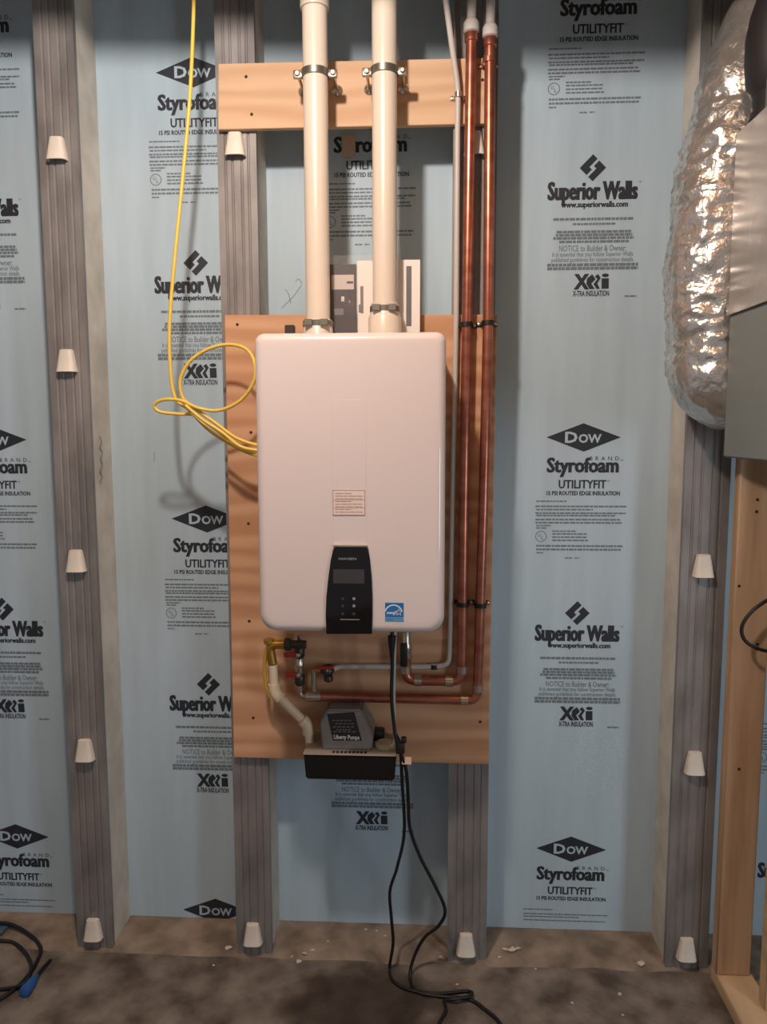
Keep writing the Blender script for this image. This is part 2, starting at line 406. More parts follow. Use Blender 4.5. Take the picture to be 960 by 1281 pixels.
prints = [(0, 'A', -36, -6), (0, 'B', -31, 233), (0, 'A', -10, 550), (0, 'B', 3, 762), (0, 'A', 20, 1046),
          (1, 'A', 241, 90), (1, 'B', 245, 329), (1, 'A', 258, 649), (1, 'B', 261, 856), (1, 'A', 270, 1139),
          (2, 'A', 463, 143), (2, 'B', 463, 903), (3, 'A', 750, -31), (3, 'B', 742, 210), (3, 'A', 730, 547), (3, 'B', 722.5, 767), (3, 'A', 714.5, 1062),
          (4, 'B', 1002, 1066), (4, 'A', 1010, 830)]
for bay, kind, x, y in prints:
    w = P(x, y, YF)
    for src, nm in SRC[kind]:
        if kind == 'A' and y > 1100 and nm != 'dow_diamond' and nm != 'dow_lettering': continue
        # the lowest block runs off the panel's foot: its fine print stops where the panel ends
        if y > 1040 and bay in (0, 3) and kind == 'A' and nm == 'fine_print':
            bm = B()
            for x0, x1, dz in ((-0.142, -0.052, -0.202), (-0.142, 0.118, -0.217), (-0.142, 0.03, -0.226), (-0.142, 0.11, -0.238)):
                if w.z+dz > 0.02: greek(bm, x0, x1, dz, 0.0035, YP)
            for v in bm.verts: v.co += Vector((w.x, YF, w.z))
            if len(bm.verts): obj('fine_print', bm, 'print_grey', panels[bay], smooth=False)
            else: bm.free()
            continue
        if kind == 'B' and bay == 4 and nm != 'superior_walls_lettering': continue
        inst(src, nm, (w.x, YF, w.z), panels[bay])
for s, _ in SRC['A']+SRC['B']: bpy.data.objects.remove(s)
# pencil scribbles on foam and stud
def scribble(pts, Y, parent, r=0.0008, name='pencil_mark', f=P):
    bm = B(); tube(bm, smooth_path([f(x, y, Y) for x, y in pts], 4), r, 5); return obj(name, bm, 'pencil', parent)
scribble([(352, 386), (360, 378), (367, 371), (373, 363), (377, 357)], YF, panels[2])
scribble([(357, 362), (361, 368), (364, 380)], YF, panels[2]); scribble([(370, 352), (374, 349), (378, 355)], YF, panels[2])
fx = lambda px, py, X: PX(px, py, X)
scribble([(125, 546), (127, 553), (125, 560), (128, 566), (126, 574), (128, 582), (125, 590), (128, 597), (124, 603)], -0.9355, studs[0], f=fx, r=0.0012)
scribble([(193, 565), (193, 578)], YF, panels[1])

# ------------------------------------------------------------------ floor, ledge, ceiling, partition
bm = B(); box(bm, -3.2, 3.2, -4.2, 0.30, -0.12, 0.0)
floor = tag(obj('floor', bm, 'concrete', origin=(0, 0, 0)), 'stained brown-grey concrete floor at the foot of the wall', 'floor', kind='structure')
stain(MATS['concrete'], G(455, 1262), (0.26, 0.17, 1.0), (52, 43, 37))
bm = B(); n = 60
ft = []; 
for i in range(n+1):
    x = -1.95+4.1*i/n; jy = 0.004+0.014*noise.noise(Vector((x*7, 0, 0)))+0.006*noise.noise(Vector((x*23, 0, 0))); jz = 0.010+0.003*noise.noise(Vector((x*5, 3, 0)))
    ft.append([bm.verts.new((x, jy-0.016, -0.001)), bm.verts.new((x, jy, jz)), bm.verts.new((x, 0.204, jz+0.002)), bm.verts.new((x, 0.204, -0.001))])
for a, b in zip(ft, ft[1:]):
    for k in range(3): bm.faces.new((a[k], b[k], b[k+1], a[k+1]))
tag(obj('concrete_ledge', bm, 'ledge_concrete', floor), 'rough lighter concrete ledge under the foam panels')
bm = B(); box(bm, -3.2, 3.2, -4.2, 0.3, 2.93, 2.96)
ceil = tag(obj('ceiling', bm, 'joist_wood'), 'bare wooden subfloor ceiling over the basement wall', 'ceiling', kind='structure')
for y in (-0.62, -2.0, -2.9, -3.7):
    hx = 3.0 if y < -1 else 1.5
    bm = B(); box(bm, -hx, hx, y-0.02, y+0.02, 2.66 if y < -1 else 2.645, 2.9305)
    j = obj('ceiling_joist', bm, 'joist_wood', ceil)
    if y > -1: j.rotation_euler = (0, math.radians(2.2), math.radians(-8))  # unseen front joist, lowered and tilted to cast slanting shade on the upper wall
# wooden partition framing beyond the right-hand stud
a0 = P(897, 1210, -0.06); xs0 = a0.x; xs1 = P(938, 1210, -0.06).x
wr = thing('wall_right', 'bare pine stud framing beside the flexible duct', 'wall', (xs0, -0.5, 0), kind='structure')
bm = B(); box(bm, xs0-0.004, xs0+0.10, -1.4, -0.03, 0.0, 0.038, 0.003); obj('bottom_plate', bm, 'pale_pine', wr)
bm = B(); box(bm, xs0-0.004, xs1, -0.068, -0.03, 0.038, 2.60, 0.003); obj('wood_stud', bm, 'pine', wr)
x2 = P(949, 1240, -0.16).x
bm = B(); box(bm, x2, x2+0.089, -0.20, -0.162, 0.038, 2.60, 0.003); obj('wood_stud', bm, 'pale_pine', wr)
bm = B(); box(bm, xs0-0.004, xs0+0.12, -1.4, -0.03, 2.60, 2.638, 0.003); obj('top_plate', bm, 'pine', wr)
for px, py in ((948, 625), (947, 640), (925, 733), (948, 806), (925, 962)):
    c = P(px, py, -0.068); bm = B(); lathe(bm, c, (0, -1, 0), [(0.004, -0.001), (0.004, 0.0012), (0.002, 0.0018)], 8); obj('knot', bm, 'screw', wr)

# ------------------------------------------------------------------ plywood
def sheet(name, label, poly_px, Yf, m, screws, rnd=0.0015):
    zs = [P(x, y, Yf) for x, y in poly_px]
    bm = B(); prism(bm, [(p.x, p.z) for p in zs], Yf, -0.0015, rnd)
    o = tag(obj(name, bm, m), label, 'plywood')
    for x, y in screws:
        c = P(x, y, Yf); bm = B(); lathe(bm, c, (0, -1, 0), [(0.0042, -0.002), (0.0042, 0.0006), (0.0028, 0.0012), (0.0012, 0.0004)], 10)
        obj('screw_head', bm, 'screw', o)
    return o
YB = -0.019
def wrect(x0, y0, x1, y1, Y):     # upright rectangle through two pixel corners, as pixel list is not needed
    a = P(x0, y0, Y); b = P(x1, y1, Y); return a.x, b.x, b.z, a.z
strip = sheet('plywood_strip', 'narrow plywood strip across the studs behind the two white vent pipes', [(273, 162), (614, 154.5), (618, 72), (273, 79.5)], YB, 'plywood_strip', [(308, 96), (315, 143), (604, 100)])
board = sheet('plywood_board', 'tall plywood backing board behind the white water heater', [(292.5, 947.5), (611.5, 956.5), (622, 393.5), (281, 394)], YB, 'plywood', [(297, 406), (314, 541), (311, 655), (312, 777), (317, 898), (601, 903), (609, 640)])

# ------------------------------------------------------------------ water heater
YH = -0.354
hx0, hx1 = P(320.5, 600, YH).x, P(557.5, 600, YH).x
hz1, hz0 = P(440, 415, YH).z, P(440, 792.3, YH).z
heater = thing('water_heater', 'large white wall-hung tankless water heater with a black control panel', 'water heater', ((hx0+hx1)/2, -0.19, hz0))
def rrect(x0, x1, z0, z1, rt, rb, n=8):
    pts = []
    for cx, cz, a0, r in ((x1-rt, z1-rt, 0, rt), (x0+rt, z1-rt, 90, rt), (x0+rb, z0+rb, 180, rb), (x1-rb, z0+rb, 270, rb)):
        for k in range(n+1):
            a = math.radians(a0+90*k/n); pts.append((cx+r*math.cos(a), cz+r*math.sin(a)))
    return pts
def loft_box(bm, x0, x1, z0, z1, yb, yf, rt, rb, e):
    rings = []
    prof = [(0.0, yb), (0.0, yf+e)] + [(e*(1-math.cos(math.radians(a))), yf+e*(1-math.sin(math.radians(a)))) for a in (15, 30, 45, 60, 75, 90)] + [(e+0.01, yf)]
    for ins, y in prof:
        rings.append([bm.verts.new((x, y, z)) for x, z in rrect(x0+ins, x1-ins, z0+ins, z1-ins, max(rt-ins*.6, .004), max(rb-ins*.6, .004))])
    n = len(rings[0])
    for a, b in zip(rings, rings[1:]):
        for k in range(n): bm.faces.new((a[k], a[(k+1) % n], b[(k+1) % n], b[k]))
    bm.faces.new(rings[0]); bm.faces.new(rings[-1])
bm = B(); loft_box(bm, hx0, hx1, hz0, hz1, -0.235, YH, 0.022, 0.042, 0.02); obj('front_cover', bm, 'heater_white', heater, ang=60)
bm = B(); box(bm, hx0+0.006, hx1-0.006, -0.237, -0.030, hz0+0.012, hz1-0.006, 0.006, 2); obj('body', bm, 'heater_body', heater)
bm = B(); box(bm, hx0+0.06, hx1-0.06, -0.031, YB-0.0004, hz1-0.06, hz1+0.004, 0.002); obj('mounting_bracket', bm, 'dark_metal', heater)
# faint raised rib down the middle of the cover
x0, x1, z0, z1 = wrect(415, 500, 459, 690, YH)
bm = B(); prism(bm, rect(x0, x1, z0, z1), YH-0.0006, YH+0.001, 0.0005); obj('cover_rib', bm, 'heater_white', heater)
# control panel
ol = [(408, 793.5), (407.5, 770), (408.5, 745), (411, 722), (414, 700), (416.5, 688), (419.5, 684), (458, 683.5), (461, 687), (463, 700), (465, 722), (466, 745), (466, 770), (465.5, 793.5)]
YC = YH-0.007
bm = B(); prism(bm, [(P(x, y, YC).x, P(x, y, YC).z) for x, y in ol], YC, YH+0.012, 0.003, 2); panel = obj('control_panel', bm, 'black_gloss', heater)
def on_panel(name, m, polys=None, fn=None):
    bm = B()
    if polys:
        for x0, y0, x1, y1 in polys: prism(bm, rect(*wrect(x0, y0, x1, y1, YC)), YC-0.0006, YC)
    if fn: fn(bm)
    return obj(name, bm, m, panel, smooth=False)
on_panel('display', 'screen', [(417, 712, 456, 730)])
on_panel('brand_lettering', 'panel_mark', None, lambda bm: text(bm, 'NAVIEN', *[v for v in wrect(424, 697.5, 446, 700.5, YC)], YC-0.0006, 0.02))
for x, y in ((429, 749), (443, 749), (429, 758), (443, 758), (429, 768), (443, 768)):
    bm = B(); c = P(x, y, YC); lathe(bm, c, (0, -1, 0), [(0.004, -0.001), (0.0035, 0.0008), (0.002, 0.001)], 10); tag(obj('button', bm, 'panel_mark' if x > 440 and y < 760 else 'screen', panel), 'small round button')
on_panel('glint_line', 'panel_mark', [(426, 774.4, 450, 775.6)])  # pale bar painted as a highlight on the glossy panel
bm = B(); x0, x1, z0, z1 = wrect(417, 681.8, 460, 684.5, YC); prism(bm, rect(x0, x1, z0, z1), YC-0.001, YH, 0.0005); obj('chrome_lip', bm, 'zinc', panel)
# rating sticker
YS = YH-0.0019
x0, x1, z0, z1 = wrect(416.5, 613, 457, 644.5, YS)
bm = B(); prism(bm, rect(x0, x1, z0, z1), YS, YH-0.001); st = obj('rating_sticker', bm, 'sticker_paper', heater, smooth=False)
bm = B(); yy = YS-0.0004; t = 0.0011
for r in (rect(x0, x1, z0, z0+t), rect(x0, x1, z1-t, z1), rect(x0, x0+t, z0, z1), rect(x1-t, x1, z0, z1)): flat(bm, r, yy)
for k in range(8):
    z = z1-0.008-k*0.0062; greek(bm, x0+0.006, x1-0.006, z, 0.0016, yy, 1.0 if k % 3 else 0.6)
    if k in (2, 5): flat(bm, rect(x0, x1, z-0.0035, z-0.0028), yy)
obj('sticker_print', bm, 'sticker_line', st, smooth=False)
# blue efficiency label
x0, x1, z0, z1 = wrect(482, 754, 505.2, 777.5, YH-0.001); w = x1-x0; h = z1-z0
bm = B(); prism(bm, rect(x0, x1, z0, z1), YH-0.001, YH+0.0005); es = obj('blue_label', bm, 'blue_print', heater, smooth=False)
bm = B(); yy = YH-0.0014
torus_flat(bm, x0+w*.46, z0+h*.42, w*.44, w*.50, yy, 20, math.radians(12), math.radians(165))
text(bm, 'energy', x0+w*.1, x0+w*.62, z0+h*.40, z0+h*.56, yy, 0.02, 1, 0.35)
sx, sz = x0+w*.74, z0+h*.50; pts = []
for k in range(10):
    a = math.pi/2+k*math.pi/5; r = w*(.22 if k % 2 == 0 else .09); pts.append((sx+r*math.cos(a), sz+r*math.sin(a)))
for k in range(10):
    a, b = pts[k], pts[(k+1) % 10]; flat(bm, [a, b, (sx+(b[0]-sx)*.72, sz+(b[1]-sz)*.72), (sx+(a[0]-sx)*.72, sz+(a[1]-sz)*.72)], yy)
obj('label_emblem', bm, 'white_print', es, smooth=False)
bm = B(); flat(bm, rect(x0+w*.03, x1-w*.03, z0+h*.03, z0+h*.22), yy); obj('label_band', bm, 'light_blue', es, smooth=False)
bm = B(); text(bm, 'ENERGY STAR', x0+w*.08, x1-w*.08, z0+h*.07, z0+h*.18, yy-0.0004, 0.02); obj('label_lettering', bm, 'blue_print', es, smooth=False)

# vent collars (parts of the heater) and vent pipes
YV = -0.115
vxl = P(396.5, 250, YV).x; vxr = P(481.5, 250, YV).x; RV = 0.0312
zt = hz1-0.006
for i, (vx, m) in enumerate(((vxl, 'pvc'), (vxr, 'pvc'))):
    if i == 0:
        bm = B(); lathe(bm, (vx, YV, zt), (0, 0, 1), [(0.043, 0), (0.043, 0.012), (0.0385, 0.022), (0.0375, 0.062), (0.034, 0.066)], 28); c = obj('vent_collar', bm, 'pvc', heater)
        zc = zt+0.055
    else:
        bm = B(); lathe(bm, (vx, YV, zt), (0, 0, 1), [(0.043, 0), (0.043, 0.068), (0.040, 0.074), (0.037, 0.082), (0.0362, 0.104), (0.033, 0.106)], 28); c = obj('vent_collar', bm, 'pvc', heater)
        zc = zt+0.090
    bm = B(); rr = 0.0388 if i == 0 else 0.0376
    lathe(bm, (vx, YV, zc-0.006), (0, 0, 1), [(rr-.002, 0), (rr+.0012, 0), (rr+.0012, 0.013), (rr-.002, 0.013)], 28)
    for sx in (-0.02, 0.02): box(bm, vx+sx-0.010, vx+sx+0.010, YV-rr-0.006, YV-rr+0.012, zc-0.007, zc+0.008, 0.001)
    obj('hose_clamp', bm, 'band_steel', c)
bm = B(); box(bm, P(357, 410, -0.06).x, P(369, 410, -0.06).x, -0.07, -0.05, hz1-0.008, P(360, 407, -0.06).z, 0.002); obj('top_bracket', bm, 'dark_metal', heater)
zx = zt+0.088
def vent(x, label, z0, coupling):
    t = thing('vent_pipe', label, 'pipe', (x, YV, z0), 'white vent pipes above the heater')
    bm = B(); lathe(bm, (x, YV, z0), (0, 0, 1), [(RV-.004, 0), (RV, 0.0005), (RV, TOP-0.008-z0), (RV-.004, TOP-0.0075-z0)], 32); obj('pipe', bm, 'pvc', t)
    if coupling:
        z = P(395, 12, YV).z; bm = B(); lathe(bm, (x, YV, z), (0, 0, 1), [(RV, 0), (0.0352, 0.0), (0.0362, 0.004), (0.0362, 0.095), (0.034, 0.1), (RV, 0.1)], 32); obj('coupling', bm, 'pvc', t)
vent(vxl, 'white plastic vent pipe with a coupling near its top', zt+0.066, True)
vent(vxr, 'white plastic vent pipe rising from the tall flanged collar', zt+0.106, False)
def pipe_clamp(x, z, label):
    t = thing('pipe_clamp', label, 'clamp', (x, YB, z))
    bm = B(); rin = RV+0.0005; ro = RV+0.0042; n = 32; rows = []
    for k in range(n):
        a = 2*math.pi*k/n
        rows.append([bm.verts.new((x+r*math.cos(a), YV+r*math.sin(a), z+dz)) for r, dz in ((rin, -0.008), (ro, -0.008), (ro, 0.008), (rin, 0.008))])
    for k in range(n):
        a, b = rows[k], rows[(k+1) % n]
        for j in range(4): bm.faces.new((a[j], b[j], b[(j+1) % 4], a[(j+1) % 4]))
    obj('ring', bm, 'band_steel', t)
    for s in (-1, 1):
        ex = x+s*(ro+0.009)
        bm = B(); box(bm, ex-0.011, ex+0.011, YV-0.006, YV+0.006, z-0.010, z+0.010, 0.003, 2); e = obj('ear', bm, 'zinc', t)
        bm = B(); lathe(bm, (ex, YV-0.006, z), (0, -1, 0), [(0.0065, -0.001), (0.0065, 0.003), (0.0045, 0.006)], 10); obj('bolt_head', bm, 'zinc', e)
        bm = B(); tube(bm, [(ex, YV+0.005, z), (ex, YB-0.004, z)], 0.0042, 8); lathe(bm, (ex, YB-0.0003, z), (0, -1, 0), [(0.014, 0), (0.014, 0.003), (0.008, 0.010), (0.005, 0.012)], 16)
        obj('standoff', bm, 'zinc', t)
zcl = P(396, 93, YV).z
pipe_clamp(vxl, zcl, 'split-ring steel clamp holding the vent pipe that has a coupling')
pipe_clamp(vxr, zcl+0.001, 'split-ring steel clamp holding the vent pipe with the flanged collar')

# ------------------------------------------------------------------ papers in a plastic bag on top of the heater
def leaf(name, label, cat, x0, ytop, x1, Y, th, m):
    a = P(x0, ytop, Y); b = P(x1, ytop, Y); t = thing(name, label, cat, ((a.x+b.x)/2, Y, hz1-0.006))
    bm = B(); box(bm, a.x, b.x, Y, Y+th, hz1-0.0055, a.z, 0.001); c = obj('cover', bm, m, t); return t, c
def on_leaf(t, name, m, x0, y0, x1, y1, Y):
    bm = B(); a = P(x0, y0, Y); b = P(x1, y1, Y); prism(bm, rect(a.x, b.x, b.z, a.z), Y-0.0006, Y+0.0002); return obj(name, bm, m, t, smooth=False)
t, c = leaf('manual_booklet', 'black-covered manual booklet with a pale panel on top of the heater', 'booklet', 396, 331, 446, -0.062, 0.008, 'booklet_black')
on_leaf(c, 'pale_panel', 'booklet_pale', 415, 344, 443, 362, -0.062); on_leaf(c, 'panel_mark', 'booklet_black', 434, 352, 442, 354.5, -0.0628)
on_leaf(c, 'dim_picture', 'grey_stripe', 418, 386, 430, 394, -0.062); on_leaf(c, 'glint_mark', 'booklet_pale', 427, 371, 431, 377, -0.062)
t, c = leaf('manual_booklet', 'white-covered manual booklet between the two vent pipes', 'booklet', 447, 326, 492, -0.055, 0.006, 'paper')
on_leaf(c, 'dark_mark', 'grey_stripe', 451, 358, 455, 392, -0.055)
on_leaf(c, 'small_mark', 'grey_stripe', 449, 381, 451.5, 391, -0.055)
t, c = leaf('folded_leaflet', 'white folded leaflet with a dark vertical stripe beside the vent collar', 'leaflet', 498, 325, 526, -0.060, 0.006, 'paper')
on_leaf(c, 'dark_stripe', 'grey_stripe', 508.5, 333, 515, 408, -0.060)
# crinkled clear bag around the booklets
bm = B(); a = P(407, 319, -0.075); b = P(503, 319, -0.075); nx, nz = 26, 22; z0 = hz1-0.0055; grid = []
for j in range(nz+1):
    row = []
    for i in range(nx+1):
        u, v = i/nx, j/nz; x = a.x+(b.x-a.x)*u; z = z0+(a.z-z0)*v
        y = -0.069+0.004*noise.noise(Vector((u*6, v*6, 1)))+0.0055*noise.noise(Vector((u*15, v*13, 4)))
        # keep clear of the vent pipes in front
        y = max(-0.0775, min(y, -0.0637)); row.append(bm.verts.new((x, y, z)))
    grid.append(row)
for j in range(nz):
    for i in range(nx): bm.faces.new((grid[j][i], grid[j][i+1], grid[j+1][i+1], grid[j+1][i]))
tag(obj('plastic_bag', bm, 'clear_bag', ang=180), 'crinkled clear plastic bag over the booklets behind the vent pipes', 'bag')
bm = B(); p = P(518, 408, -0.1); tube(bm, smooth_path([p+Vector((-.03, 0, 0)), p+Vector((-.015, .004, .014)), p+Vector((0.004, 0, .010)), p+Vector((.012, .002, -.006)), p+Vector((.03, 0.01, -.004))], 6), 0.0055, 8)
zmin = min(v.co.z for v in bm.verts)
for v in bm.verts: v.co.z += hz1-0.006-zmin
tag(obj('wire_tail', bm, 'black_rubber'), 'short black wire tail lying on top of the heater beside the leaflet', 'wire')
# small tan sticker on the foam between the pipes
bm = B(); x0, x1, z0, z1 = wrect(428, 168, 445, 197, YF); prism(bm, rect(x0, x1, z0, z1), YF-0.0022, YF-0.0008); s = obj('paper_tag', bm, 'tan_sticker', panels[2], smooth=False); tag(s, 'small tan paper tag stuck over the lettering')

# ------------------------------------------------------------------ copper lines
YCu = -0.052; RC = 0.0138
def elbow_sleeve(bm, p, d, l=0.022, r=RC+0.0022):
    lathe(bm, Vector(p), d, [(RC, 0), (r, 0.001), (r, l-0.001), (RC, l)], 16)
def copper_line(label, pts, zt_, sleeves, fit_px):
    t = thing('copper_pipe', label, 'pipe', (pts[-1][0] if False else Vector(pts[0]).x, YCu, Vector(pts[-1]).z), 'copper lines on the plywood board')
    bm = B(); tube(bm, fillet(pts, 0.03), RC, 16); obj('pipe', bm, 'copper', t)
    for p, d in sleeves:
        bm = B(); elbow_sleeve(bm, p, d); obj('solder_joint', bm, 'solder' if len(sleeves) < 9 else 'copper', t)
    top = Vector(pts[0])
    bm = B(); lathe(bm, top-Vector((0, 0, 0.025)), (0, 0, 1), [(RC, 0), (RC+.003, 0.002), (RC+.003, 0.02), (RC+.001, 0.024)], 16); obj('copper_socket', bm, 'copper', t)
    bm = B(); lathe(bm, top-Vector((0, 0, 0.004)), (0, 0, 1), [(RC+.001, 0), (RC+.006, 0.004), (RC+.006, 0.024), (RC+.001, 0.032), (0.0115, 0.036)], 16); obj('plastic_adapter', bm, 'pex', t)
    bm = B(); tube(bm, smooth_path([top+Vector((0, 0, .03)), top+Vector((0, 0.0, .16)), Vector((top.x-0.004, YCu, TOP-0.004))], 6), 0.0118, 12); obj('white_tube', bm, 'pex', t)
    return t
p1 = [P(590, 40, YCu), P(584.5, 400, YCu), P(580.5, 640, YCu), P(578, 852, YCu), P(507.5, 851, YCu), P(508.5, 824.5, YCu)]
p2 = [P(613.5, 46, YCu), P(611, 400, YCu), P(605, 640, YCu), P(597.5, 876, YCu), P(384, 870.5, YCu)]
c1 = copper_line('copper pipe that turns in beneath the heater to the black-handled valve', p1, 0, [(P(578.3, 842, YCu), (0, 0, 1)), (P(567, 852, YCu), (-1, 0, 0)), (P(518, 851, YCu), (1, 0, 0)), (P(508, 842, YCu), (0, 0, 1))], None)
c2 = copper_line('copper pipe whose long lower run passes above the condensate pump', p2, 0, [(P(598, 865, YCu), (0, 0, 1)), (P(586, 875.6, YCu), (-1, 0, 0)), (P(392, 870.7, YCu), (1, 0, 0))], None)
# rise of the second line under the left of the heater
tee = P(384, 870.5, YCu)
bm = B(); tube(bm, fillet([tee, P(375.5, 869.5, YCu), P(375.5, 838, YCu), P(374.8, 795, YCu)], 0.012), 0.0085, 12); bpipe = obj('riser', bm, 'solder', c2)
tag(bpipe, 'bright tinned riser')
bm = B(); tube(bm, [P(393, 868, YCu), P(393, 838, YCu)], 0.0075, 12); tag(obj('riser', bm, 'solder', c2), 'bright tinned riser')
bm = B(); lathe(bm, P(375.2, 834, YCu), (0, 0, 1), [(0.009, 0), (0.0125, 0.003), (0.0125, 0.024), (0.009, 0.028)], 8); obj('union_nut', bm, 'zinc', c2)
bm = B(); lathe(bm, P(390, 870.6, YCu)-Vector((0.016, 0, 0)), (1, 0, 0), [(RC, 0), (RC+.003, .002), (RC+.003, .03), (RC, .032)], 14); obj('tee', bm, 'solder', c2)
# valves with red handles on the riser
def red_valve(px, py, hx, hy, label):
    c = P(px, py, YCu); t = thing('shutoff_valve', label, 'valve', c-Vector((0, 0, 0.016)), 'red-handled valves under the heater')
    bm = B(); lathe(bm, c-Vector((0, 0, 0.016)), (0, 0, 1), [(0.011, 0), (0.0145, 0.005), (0.0145, 0.027), (0.011, 0.032)], 12); obj('valve_body', bm, 'dark_metal', t)
    h = P(hx, hy, YCu-0.012); bm = B(); box(bm, min(h.x, c.x)-0.018, max(h.x, c.x), YCu-0.024, YCu-0.0185, h.z-0.007, h.z+0.007, 0.002, 2); obj('handle', bm, 'red_plastic', t)
    bm = B(); lathe(bm, (c.x, YCu-0.01, h.z), (0, -1, 0), [(0.006, 0), (0.006, 0.018), (0.004, 0.019)], 10); obj('stem', bm, 'zinc', t)
red_valve(375, 816, 364, 818, 'dark valve with a red lever, just under the heater on the tinned riser')
red_valve(375.3, 850, 367, 843, 'dark valve with a red lever, low on the tinned riser')
# gas or drain valve body with a dark handle beside the riser
c = P(411, 838, YCu); t = thing('shutoff_valve', 'dark green valve body on the thin white tube with short red-tipped lever', 'valve', c-Vector((0, 0, 0.025)))
bm = B(); lathe(bm, c+Vector((0.014, 0, 0)), (-1, 0, 0), [(0.010, 0), (0.016, 0.004), (0.018, 0.014), (0.016, 0.024), (0.010, 0.032), (0.0075, 0.036)], 14); obj('valve_body', bm, 'dark_metal', t)
bm = B(); lathe(bm, c+Vector((0, -0.014, 0)), (0, -1, 0), [(0.012, 0), (0.012, 0.008), (0.006, 0.012)], 10); obj('bonnet', bm, 'dark_metal', t)
bm = B(); box(bm, c.x-0.030, c.x+0.018, c.y-0.031, c.y-0.0265, c.z+0.010, c.z+0.020, 0.002); obj('lever', bm, 'red_plastic', t)
bm = B(); lathe(bm, c+Vector((0, -0.0255, 0.004)), (0, 0, 1), [(0.004, 0), (0.004, 0.01)], 8); obj('stem', bm, 'zinc', t)
bm = B(); lathe(bm, c+Vector((0.0, 0, -0.016)), (0, 0, -1), [(0.011, 0), (0.013, 0.004), (0.013, 0.014), (0.008, 0.018)], 10); obj('drain_cap', bm, 'dark_metal', t)
bm = B(); tube(bm, [c+Vector((-0.020, 0, 0)), P(393, 838, YCu)], 0.008, 10); obj('nipple', bm, 'brass', t)
# valve on the first line under the heater
c = P(509, 812, YCu); t = thing('shutoff_valve', 'grey and silver valve with a black drop handle under the heater', 'valve', P(508.5, 824, YCu))
bm = B(); lathe(bm, P(508.5, 824, YCu), (0, 0, 1), [(0.0145, 0), (0.017, 0.004), (0.017, 0.012), (0.0125, 0.016), (0.016, 0.022), (0.016, 0.04), (0.012, 0.048), (0.012, 0.078)], 14); obj('valve_body', bm, 'zinc', t)
h = P(506, 829, YCu-0.03); bm = B(); box(bm, h.x-0.011, h.x+0.009, YCu-0.036, YCu-0.026, h.z-0.010, h.z+0.055, 0.003, 2); obj('handle', bm, 'black_plastic', t)
bm = B(); tube(bm, [(h.x, YCu-0.027, h.z+0.042), (h.x, YCu-0.008, h.z+0.042)], 0.006, 8); obj('stem', bm, 'dark_metal', t)
# dark drain plug on the heater's underside
c = P(433, 800, -0.10); bm = B(); lathe(bm, (c.x, -0.10, hz0+0.013), (0, 0, -1), [(0.020, 0), (0.020, 0.02), (0.016, 0.026), (0.016, 0.045), (0.010, 0.05)], 14); tag(obj('drain_fitting', bm, 'dark_metal', heater), 'dark round fitting below the heater')
c = P(492, 797, -0.20); bm = B(); box(bm, c.x-0.018, c.x+0.03, -0.21, -0.17, hz0-0.010, hz0+0.014, 0.003); obj('cable_gland', bm, 'dark_metal', heater)

# thin white tube run and its clips
def thin_tube():
    pts = [Vector((P(550, -60, -0.12).x, -0.13, TOP-0.003)), P(556, -14, -0.10), P(566, 60, -0.06), P(573.5, 112, -0.040), P(572.5, 170, -0.036), P(571, 400, -0.034), P(567, 600, -0.034), P(563.5, 800, -0.034), P(562, 832, -0.034), P(540, 834, -0.034), P(425, 834, -0.040), P(417, 837, YCu)]
    bm = B(); tube(bm, fillet(pts, 0.03), 0.0075, 12); return obj('tube', bm, 'pex', None)
o = thin_tube(); o.name = 'water_tube'; tag(o, 'thin white plastic tube running down beside the copper pipes', 'tube')
def clip(px, py, w, Y, label, m='dark_metal', r=RC):
    c = P(px, py, Y); t = thing('pipe_clip', label, 'clip', (c.x, YB, c.z))
    bm = B(); ro = r+0.003; n = 16; rows = []
    for k in range(n+1):
        a = math.pi*k/n + math.pi
        rows.append([bm.verts.new((c.x+q_*math.cos(a), Y+q_*math.sin(a), c.z+dz)) for q_, dz in ((r+.0004, -.006), (ro, -.006), (ro, .006), (r+.0004, .006))])
    for a, b in zip(rows, rows[1:]):
        for j in range(4): bm.faces.new((a[j], b[j], b[(j+1) % 4], a[(j+1) % 4]))
    bm.faces.new(rows[0]); bm.faces.new(rows[-1])
    for s in (-1, 1): box(bm, c.x+s*(r+.0004) if s > 0 else c.x-ro, c.x+ro if s > 0 else c.x-r-.0004, Y, YB-0.0003, c.z-.006, c.z+.006)
    obj('strap', bm, m, t)
    for s in (-1, 1):
        bm = B(); x = c.x+s*(ro+w/2); box(bm, x-w/2, x+w/2, YB-0.0035, YB-0.0003, c.z-.006, c.z+.006, .001); e = obj('foot', bm, m, t)
        bm = B(); lathe(bm, (x, YB-0.0033, c.z), (0, -1, 0), [(.0045, 0), (.0045, .002), (.002, .003)], 8); obj('screw_head', bm, 'zinc', e)
CN = 'copper pipe clips'
clip(583.5, 406, 0.014, YCu, 'black clip near the top of the board on the copper pipe nearer the heater', 'black_plastic')
clip(611, 404, 0.010, YCu, 'black clip near the top of the board on the copper pipe by its edge', 'black_plastic')
clip(579, 756, 0.016, YCu, 'black clip beside the foot of the heater on the copper pipe nearer the heater', 'black_plastic')
clip(601.5, 757, 0.010, YCu, 'black clip beside the foot of the heater on the copper pipe by the board edge', 'black_plastic')
clip(612.5, 76, 0.010, YCu, 'copper strap on the plywood strip around the outer copper pipe', 'copper')
clip(574, 119, 0.010, -0.040, 'small silver clip holding the thin white tube on the plywood strip', 'zinc', 0.0078)
clip(543, 834, 0.008, -0.034, 'small dark clip on the thin white tube under the heater', 'black_plastic', 0.0078)

